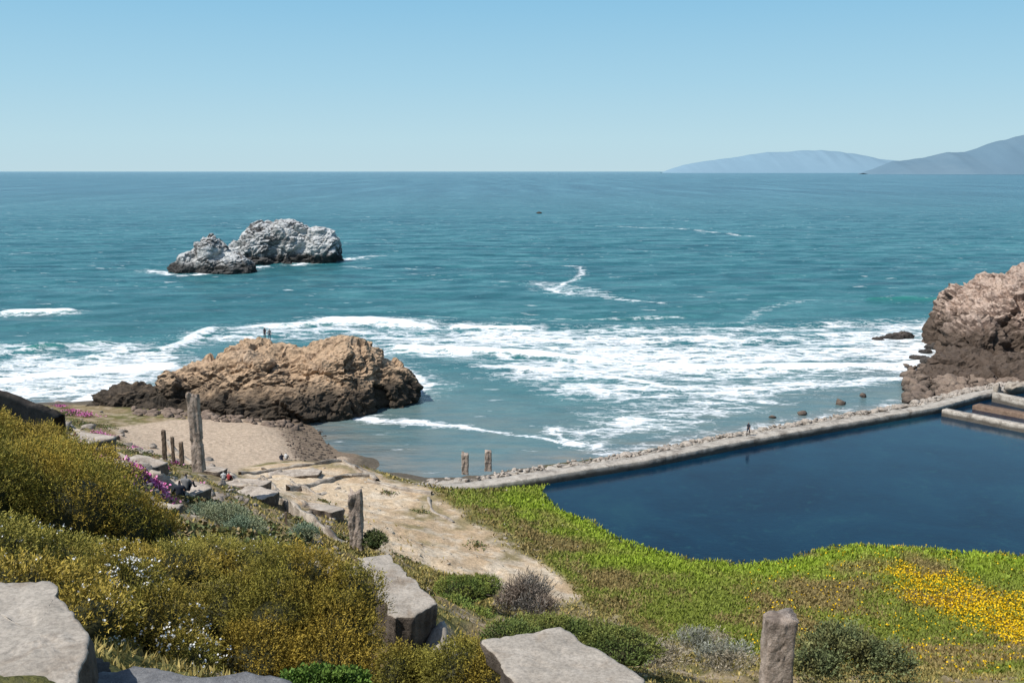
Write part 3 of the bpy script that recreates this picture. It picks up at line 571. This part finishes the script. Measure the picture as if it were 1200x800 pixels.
PK=[(.70,.16,.42),(.75,.28,.52),(.62,.14,.36),(.75,.35,.55),(.12,.14,.05)]
carpet('pink_iceplant',[(100,488,1.4,360),(85,484,1.4,260),(70,478,1.3,220),(125,545,1.1,380),(120,512,1.2,260),(170,562,.9,280),(185,575,.6,150),(190,553,.5,80),(208,548,.5,80),(160,530,.8,80),(230,575,.5,50),(140,553,.8,180)],2,.14,PK,20,h=.18)
carpet('green_iceplant',[(75,485,2.2,900),(110,500,2.5,900),(130,520,2,700),(170,535,2,700),(210,548,1.5,500),(150,575,1.2,400),(230,590,1.5,500),(300,612,2,700),(270,635,2,700),(330,640,2,600),(200,625,1.6,600),(400,630,1.5,300),(480,655,1.5,200),(455,580,1.0,80),(380,590,.8,60),(350,615,1.2,300),(495,600,1,80),(560,640,1.2,100)],2,.16,[(.10,.12,.04),(.17,.16,.06),(.24,.20,.08),(.28,.21,.11),(.14,.17,.07)],21,h=.06)
def grass(name,Ncand,smin,smax,y0,y1,seed):
    r=np.random.default_rng(seed);y=y0*(y1/y0)**r.random(Ncand);x=r.uniform(smin,smax,Ncand)*y;z=HD(x,y);w=zones(x,y,z)
    hill=sstep(5,8,z);pr=np.clip(w['grass']*(.95)+hill*(.25+.6*sstep(.4,.6,w['n'])),0,1)*(1-w['path']*.93)*(1-w['beach'])*(z>1.42)
    pr=np.maximum(pr,.35*(1-w['path'])*(1-w['beach'])*(z>2.2))*(y<112)
    kk=r.random(Ncand)<pr;x,y,z=x[kk],y[kk],z[kk];w={a_:b_[kk] for a_,b_ in w.items()};m=len(x)
    br=(1-sstep(1,9,w['pe']+(w['n']-.5)*8))*w['grass']
    green=L3(C(.19,.225,.04)*np.ones((m,1)),C(.26,.20,.08),sstep(.4,.6,w['n']+r.normal(size=m)*.08));green=L3(green,C(.26,.35,.035),br)
    dry=L3(C(.42,.32,.11)*np.ones((m,1)),C(.19,.18,.06),r.random(m));col=L3(dry,green,w['grass'])
    yl=(w['yel']>.2)&(r.random(m)<.85*w['yel']);yl|=(w['grass']>.5)&(r.random(m)<.05)&(w['n2']>.45)&(x>.25*y)
    dist=np.sqrt(x*x+y*y);h=(.08+.0028*dist)*r.uniform(.5,1.4,m)*(1+.5*br);h=np.minimum(h,.42);wd=.010+.0012*dist
    D=unit(np.stack([r.normal(size=m)*.6,r.normal(size=m)*.6,np.ones(m)],-1));P=np.stack([x,y,z-.03],-1)
    col=col*r.uniform(.7,1.25,(m,1))
    V,Fq,Cc=leaves(P,D,h,wd*r.uniform(.7,1.5,m),col,r)
    yi=np.where(yl)[0];V2,F2,C2=leaves(P[yi]+D[yi]*(h[yi]*.9)[:,None],unit(r.normal(size=(len(yi),3))+[0,-.5,.3]),np.full(len(yi),.14),np.full(len(yi),.17),np.repeat(C(.75,.48,.01),len(yi),0)*r.uniform(.8,1.1,(len(yi),1)),r)
    mk(name,np.concatenate([V,V2]),np.concatenate([Fq,F2+len(V)]),m_fol,np.concatenate([Cc,C2]))
grass('meadow_grass',260000,-.2,.75,42,112,30)
grass('slope_grass',150000,-.75,.62,6.5,75,31)

# ================= distant hills =================
def hills(name,prof,Y,depth,c1,c2,seed):
    us=np.linspace(prof[0][0],prof[-1][0],260);vs=np.interp(us,[p[0] for p in prof],[p[1] for p in prof]);vs+= (fbm(us*.05,us*0,seed,4)-.5)*3*sstep(0,30,us-us[0])
    rows=[]
    for j,t in enumerate(np.linspace(-1,1,25)):
        r=[]
        for u,v in zip(us,vs):
            p=W(u,v,Y=Y);zz=max(p[2],-8);f=max(0,1-abs(t))**.8
            q=zz*f*(1+.12*(fbm(np.array([u*.05]),np.array([t*4.]),seed,3)[0]-.5)*(abs(t)>.02))
            r.append((p[0],Y+t*depth,q-60*(1-f)))
        rows.append(r)
    k=N(name+'_mat');c=k.ramp(k.noise(.0008,6,.65),[(.38,c1),(.62,c2)])  # bluish aerial haze is painted into the hill colours
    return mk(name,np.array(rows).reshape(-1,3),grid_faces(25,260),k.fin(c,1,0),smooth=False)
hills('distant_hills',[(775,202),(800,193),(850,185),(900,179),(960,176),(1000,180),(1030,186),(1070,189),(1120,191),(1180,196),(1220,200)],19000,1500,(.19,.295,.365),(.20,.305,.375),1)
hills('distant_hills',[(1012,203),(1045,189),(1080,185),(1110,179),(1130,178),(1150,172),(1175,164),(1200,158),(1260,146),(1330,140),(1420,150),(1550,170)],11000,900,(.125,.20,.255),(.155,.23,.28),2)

# ================= people =================
def flat(name,c):
    k=N(name);return k.fin(k.mix(k.mr(k.noise(30,3),.3,.7),tuple(x*.85 for x in c),tuple(x*1.1 for x in c)),.8,.2)
m_skin=flat('skin_mat',(.45,.27,.19));m_hair=flat('hair_mat',(.03,.02,.015))
def person(loc,head,pose,top,bottom,hair=m_hair,sc=1.0,name='person'):
    if pose=='sit':
        J=dict(pel=(0,0,.14),wa=(0,-.03,.30),ch=(0,.0,.48),nk=(0,.04,.64),hd=(0,.07,.78),ht=(0,.08,.88),ns=(0,.165,.78))
        for s,x in (('l',-1),('r',1)):
            J.update({'sh'+s:(.18*x,.01,.58),'el'+s:(.25*x,.16,.36),'wr'+s:(.14*x,.36,.38),'ha'+s:(.07*x,.44,.38),'hp'+s:(.10*x,.02,.13),'kn'+s:(.14*x,.40,.44),'an'+s:(.12*x,.60,.09),'to'+s:(.13*x,.78,.05)})
    else:
        st=.22 if pose=='walk' else .03
        J=dict(pel=(0,0,.96),wa=(0,0,1.10),ch=(0,0,1.28),nk=(0,.0,1.46),hd=(0,.02,1.60),ht=(0,.01,1.70),ns=(0,.115,1.60))
        for s,x in (('l',-1),('r',1)):
            f=st*x;J.update({'sh'+s:(.19*x,0,1.41),'el'+s:(.25*x,-f*.6-.02,1.14),'wr'+s:(.26*x,-f*.9+.07,.90),'ha'+s:(.25*x,-f*.9+.10,.80),'hp'+s:(.10*x,0,.92),'kn'+s:(.11*x,f*.7+.03,.50),'an'+s:(.11*x,f*1.2-.02,.08),'to'+s:(.12*x,f*1.2+.14,.04)})
    R=dict(pel=.15,wa=.13,ch=.16,nk=.06,hd=.095,ht=.06,ns=.02,sh=.07,el=.048,wr=.032,ha=.035,hp=.10,kn=.062,an=.045,to=.04)
    ks=list(J);ix={k_:i for i,k_ in enumerate(ks)};E=[('pel','wa',1),('wa','ch',1),('ch','nk',1),('nk','hd',0),('hd','ht',0),('hd','ns',0)]
    for s in 'lr': E+=[('ch','sh'+s,1),('sh'+s,'el'+s,1),('el'+s,'wr'+s,0),('wr'+s,'ha'+s,0),('pel','hp'+s,2),('hp'+s,'kn'+s,2),('kn'+s,'an'+s,2),('an'+s,'to'+s,3)]
    me=bpy.data.meshes.new('b');me.from_pydata([J[k_] for k_ in ks],[(ix[a_],ix[b_]) for a_,b_,_ in E],[]);o=bpy.data.objects.new('b',me);S.collection.objects.link(o)
    m=o.modifiers.new('s','SKIN');m.use_smooth_shade=True
    for i,k_ in enumerate(ks):
        r=R.get(k_) or R[k_[:2]];me.skin_vertices[0].data[i].radius=(r,r*(.75 if k_ in('ch','pel','wa') else 1));me.skin_vertices[0].data[i].use_root=(i==0)
    o.modifiers.new('ss','SUBSURF').levels=1
    dg=bpy.context.evaluated_depsgraph_get();me2=bpy.data.meshes.new_from_object(o.evaluated_get(dg));bpy.data.objects.remove(o)
    me2.materials.clear()
    for q in (m_skin,top,bottom,m_hair,hair): me2.materials.append(q)
    hd=J['hd']
    for f_ in me2.polygons:
        c_=f_.center;best=9;bm_=0;who=''
        for a_,b_,mi in E:
            A_=Vector(J[a_]);B_=Vector(J[b_]);t=max(0,min(1,(c_-A_).dot(B_-A_)/(B_-A_).length_squared));d=(c_-(A_+(B_-A_)*t)).length
            if a_ in('ch','pel','wa'): d-=.08
            if d<best: best=d;bm_=mi;who=a_
        if bm_==0 and who in('hd','nk') and (c_.z>hd[2]+.05 or (c_.y<hd[1]-.01 and c_.z>hd[2]-.1)): bm_=4
        f_.material_index=bm_;f_.use_smooth=True
    o=bpy.data.objects.new(name,me2);S.collection.objects.link(o);o.location=loc;o.rotation_euler=(0,0,head);o.scale=(sc,)*3
    return o
dark=flat('dark_clothes',(.03,.035,.05));blue=flat('denim',(.06,.09,.16));red=flat('red_clothes',(.35,.06,.06));white=flat('white_clothes',(.65,.65,.63));grey=flat('grey_clothes',(.2,.2,.2));tan=flat('tan_clothes',(.3,.22,.15))
bpy.context.view_layer.update()
def crest(u,y0,y1,obname):
    o=bpy.data.objects[obname];best=None
    for y in np.arange(y0,y1,.4):
        x=ray(u,400)[0]/ray(u,400)[1]*y;ok,l,_,_=o.ray_cast(Vector((x,y,60)),Vector((0,0,-1)))
        if ok and (best is None or (l.z-EYE)/y>best[0]): best=((l.z-EYE)/y,x,y,l.z)
    return best[1:]
for u,tp in ((310.5,dark),(316,grey)):
    x,y,z=crest(u,138,158,'beach_rock');person((x,y,z-.04),2.6 if u<313 else 3.4,'stand',tp,dark if u<313 else blue)
p=W(875,508,z=2.45);person((p[0],p[1]-.9,2.44),2.5,'walk',dark,dark)
for u,v,ps,tp,bt,hd in [(262,562,'sit',white,blue,.3),(268,562,'sit',red,dark,-.3),(330,539,'sit',dark,blue,.4),(335,539,'sit',white,grey,-.2),(229,548,'walk',red,dark,2.5),(234,548,'stand',tan,blue,.8),(211,585,'sit',dark,dark,.2),(218,583,'sit',grey,dark,-.2)]:
    p=gp(u,v);x,y=p[0],p[1];zz=-99
    for o_ in S.objects:
        if o_.name.startswith(('foundation_slab','ground','ruined_kerb')):
            ok,l,_,_=o_.ray_cast(Vector((x,y,60)),Vector((0,0,-1)))
            if ok: zz=max(zz,l.z)
    person((x,y,zz),hd,ps,tp,bt)

# ================= light, sky, camera =================
sd=Vector((-.52,-.26,.81)).normalized();el=math.asin(sd.z);az=math.atan2(sd.x,sd.y)
L=bpy.data.lights.new('sun','SUN');L.energy=5.0;L.angle=math.radians(.5);L.color=(1,.965,.91);lo=bpy.data.objects.new('sun',L);S.collection.objects.link(lo);lo.rotation_euler=sd.to_track_quat('Z','Y').to_euler()
w=bpy.data.worlds.new('World');S.world=w;w.use_nodes=True;nt=w.node_tree;bg=nt.nodes['Background'];sk=nt.nodes.new('ShaderNodeTexSky');sk.sky_type='NISHITA';sk.sun_disc=False;sk.sun_elevation=el;sk.sun_rotation=az;sk.air_density=1.0;sk.dust_density=.6;sk.ozone_density=2.0
# marine haze: blend the lowest 20 degrees of sky to a pale blue haze layer
tcn=nt.nodes.new('ShaderNodeTexCoord');sep=nt.nodes.new('ShaderNodeSeparateXYZ');nt.links.new(tcn.outputs['Generated'],sep.inputs[0])
rp=nt.nodes.new('ShaderNodeValToRGB');nt.links.new(sep.outputs[2],rp.inputs[0]);e=rp.color_ramp.elements
K=1/.13
stops=[(0.0,(.52,.70,.77)),(.03,(.49,.705,.795)),(.085,(.385,.645,.80)),(.165,(.26,.545,.77))]
while len(e)<4: e.new(.5)
for q,(p_,c_) in zip(e,stops): q.position=p_;q.color=(*c_,1)
mu=nt.nodes.new('ShaderNodeVectorMath');mu.operation='MULTIPLY';nt.links.new(rp.outputs[0],mu.inputs[0]);mu.inputs[1].default_value=(K,K,K)
mr=nt.nodes.new('ShaderNodeMapRange');nt.links.new(sep.outputs[2],mr.inputs[0]);mr.inputs[1].default_value=.15;mr.inputs[2].default_value=.55;mr.inputs[3].default_value=0;mr.inputs[4].default_value=1
mx=nt.nodes.new('ShaderNodeMix');mx.data_type='RGBA';nt.links.new(mr.outputs[0],mx.inputs[0]);nt.links.new(mu.outputs[0],mx.inputs[6]);nt.links.new(sk.outputs[0],mx.inputs[7])
nt.links.new(mx.outputs[2],bg.inputs[0]);bg.inputs[1].default_value=.13
cam=bpy.data.cameras.new('camera');cam.lens=35;cam.sensor_width=36;cam.clip_start=.1;cam.clip_end=100000
co_=bpy.data.objects.new('camera',cam);S.collection.objects.link(co_);co_.location=(0,0,EYE);co_.rotation_euler=(math.radians(90-9.71),0,0);S.camera=co_
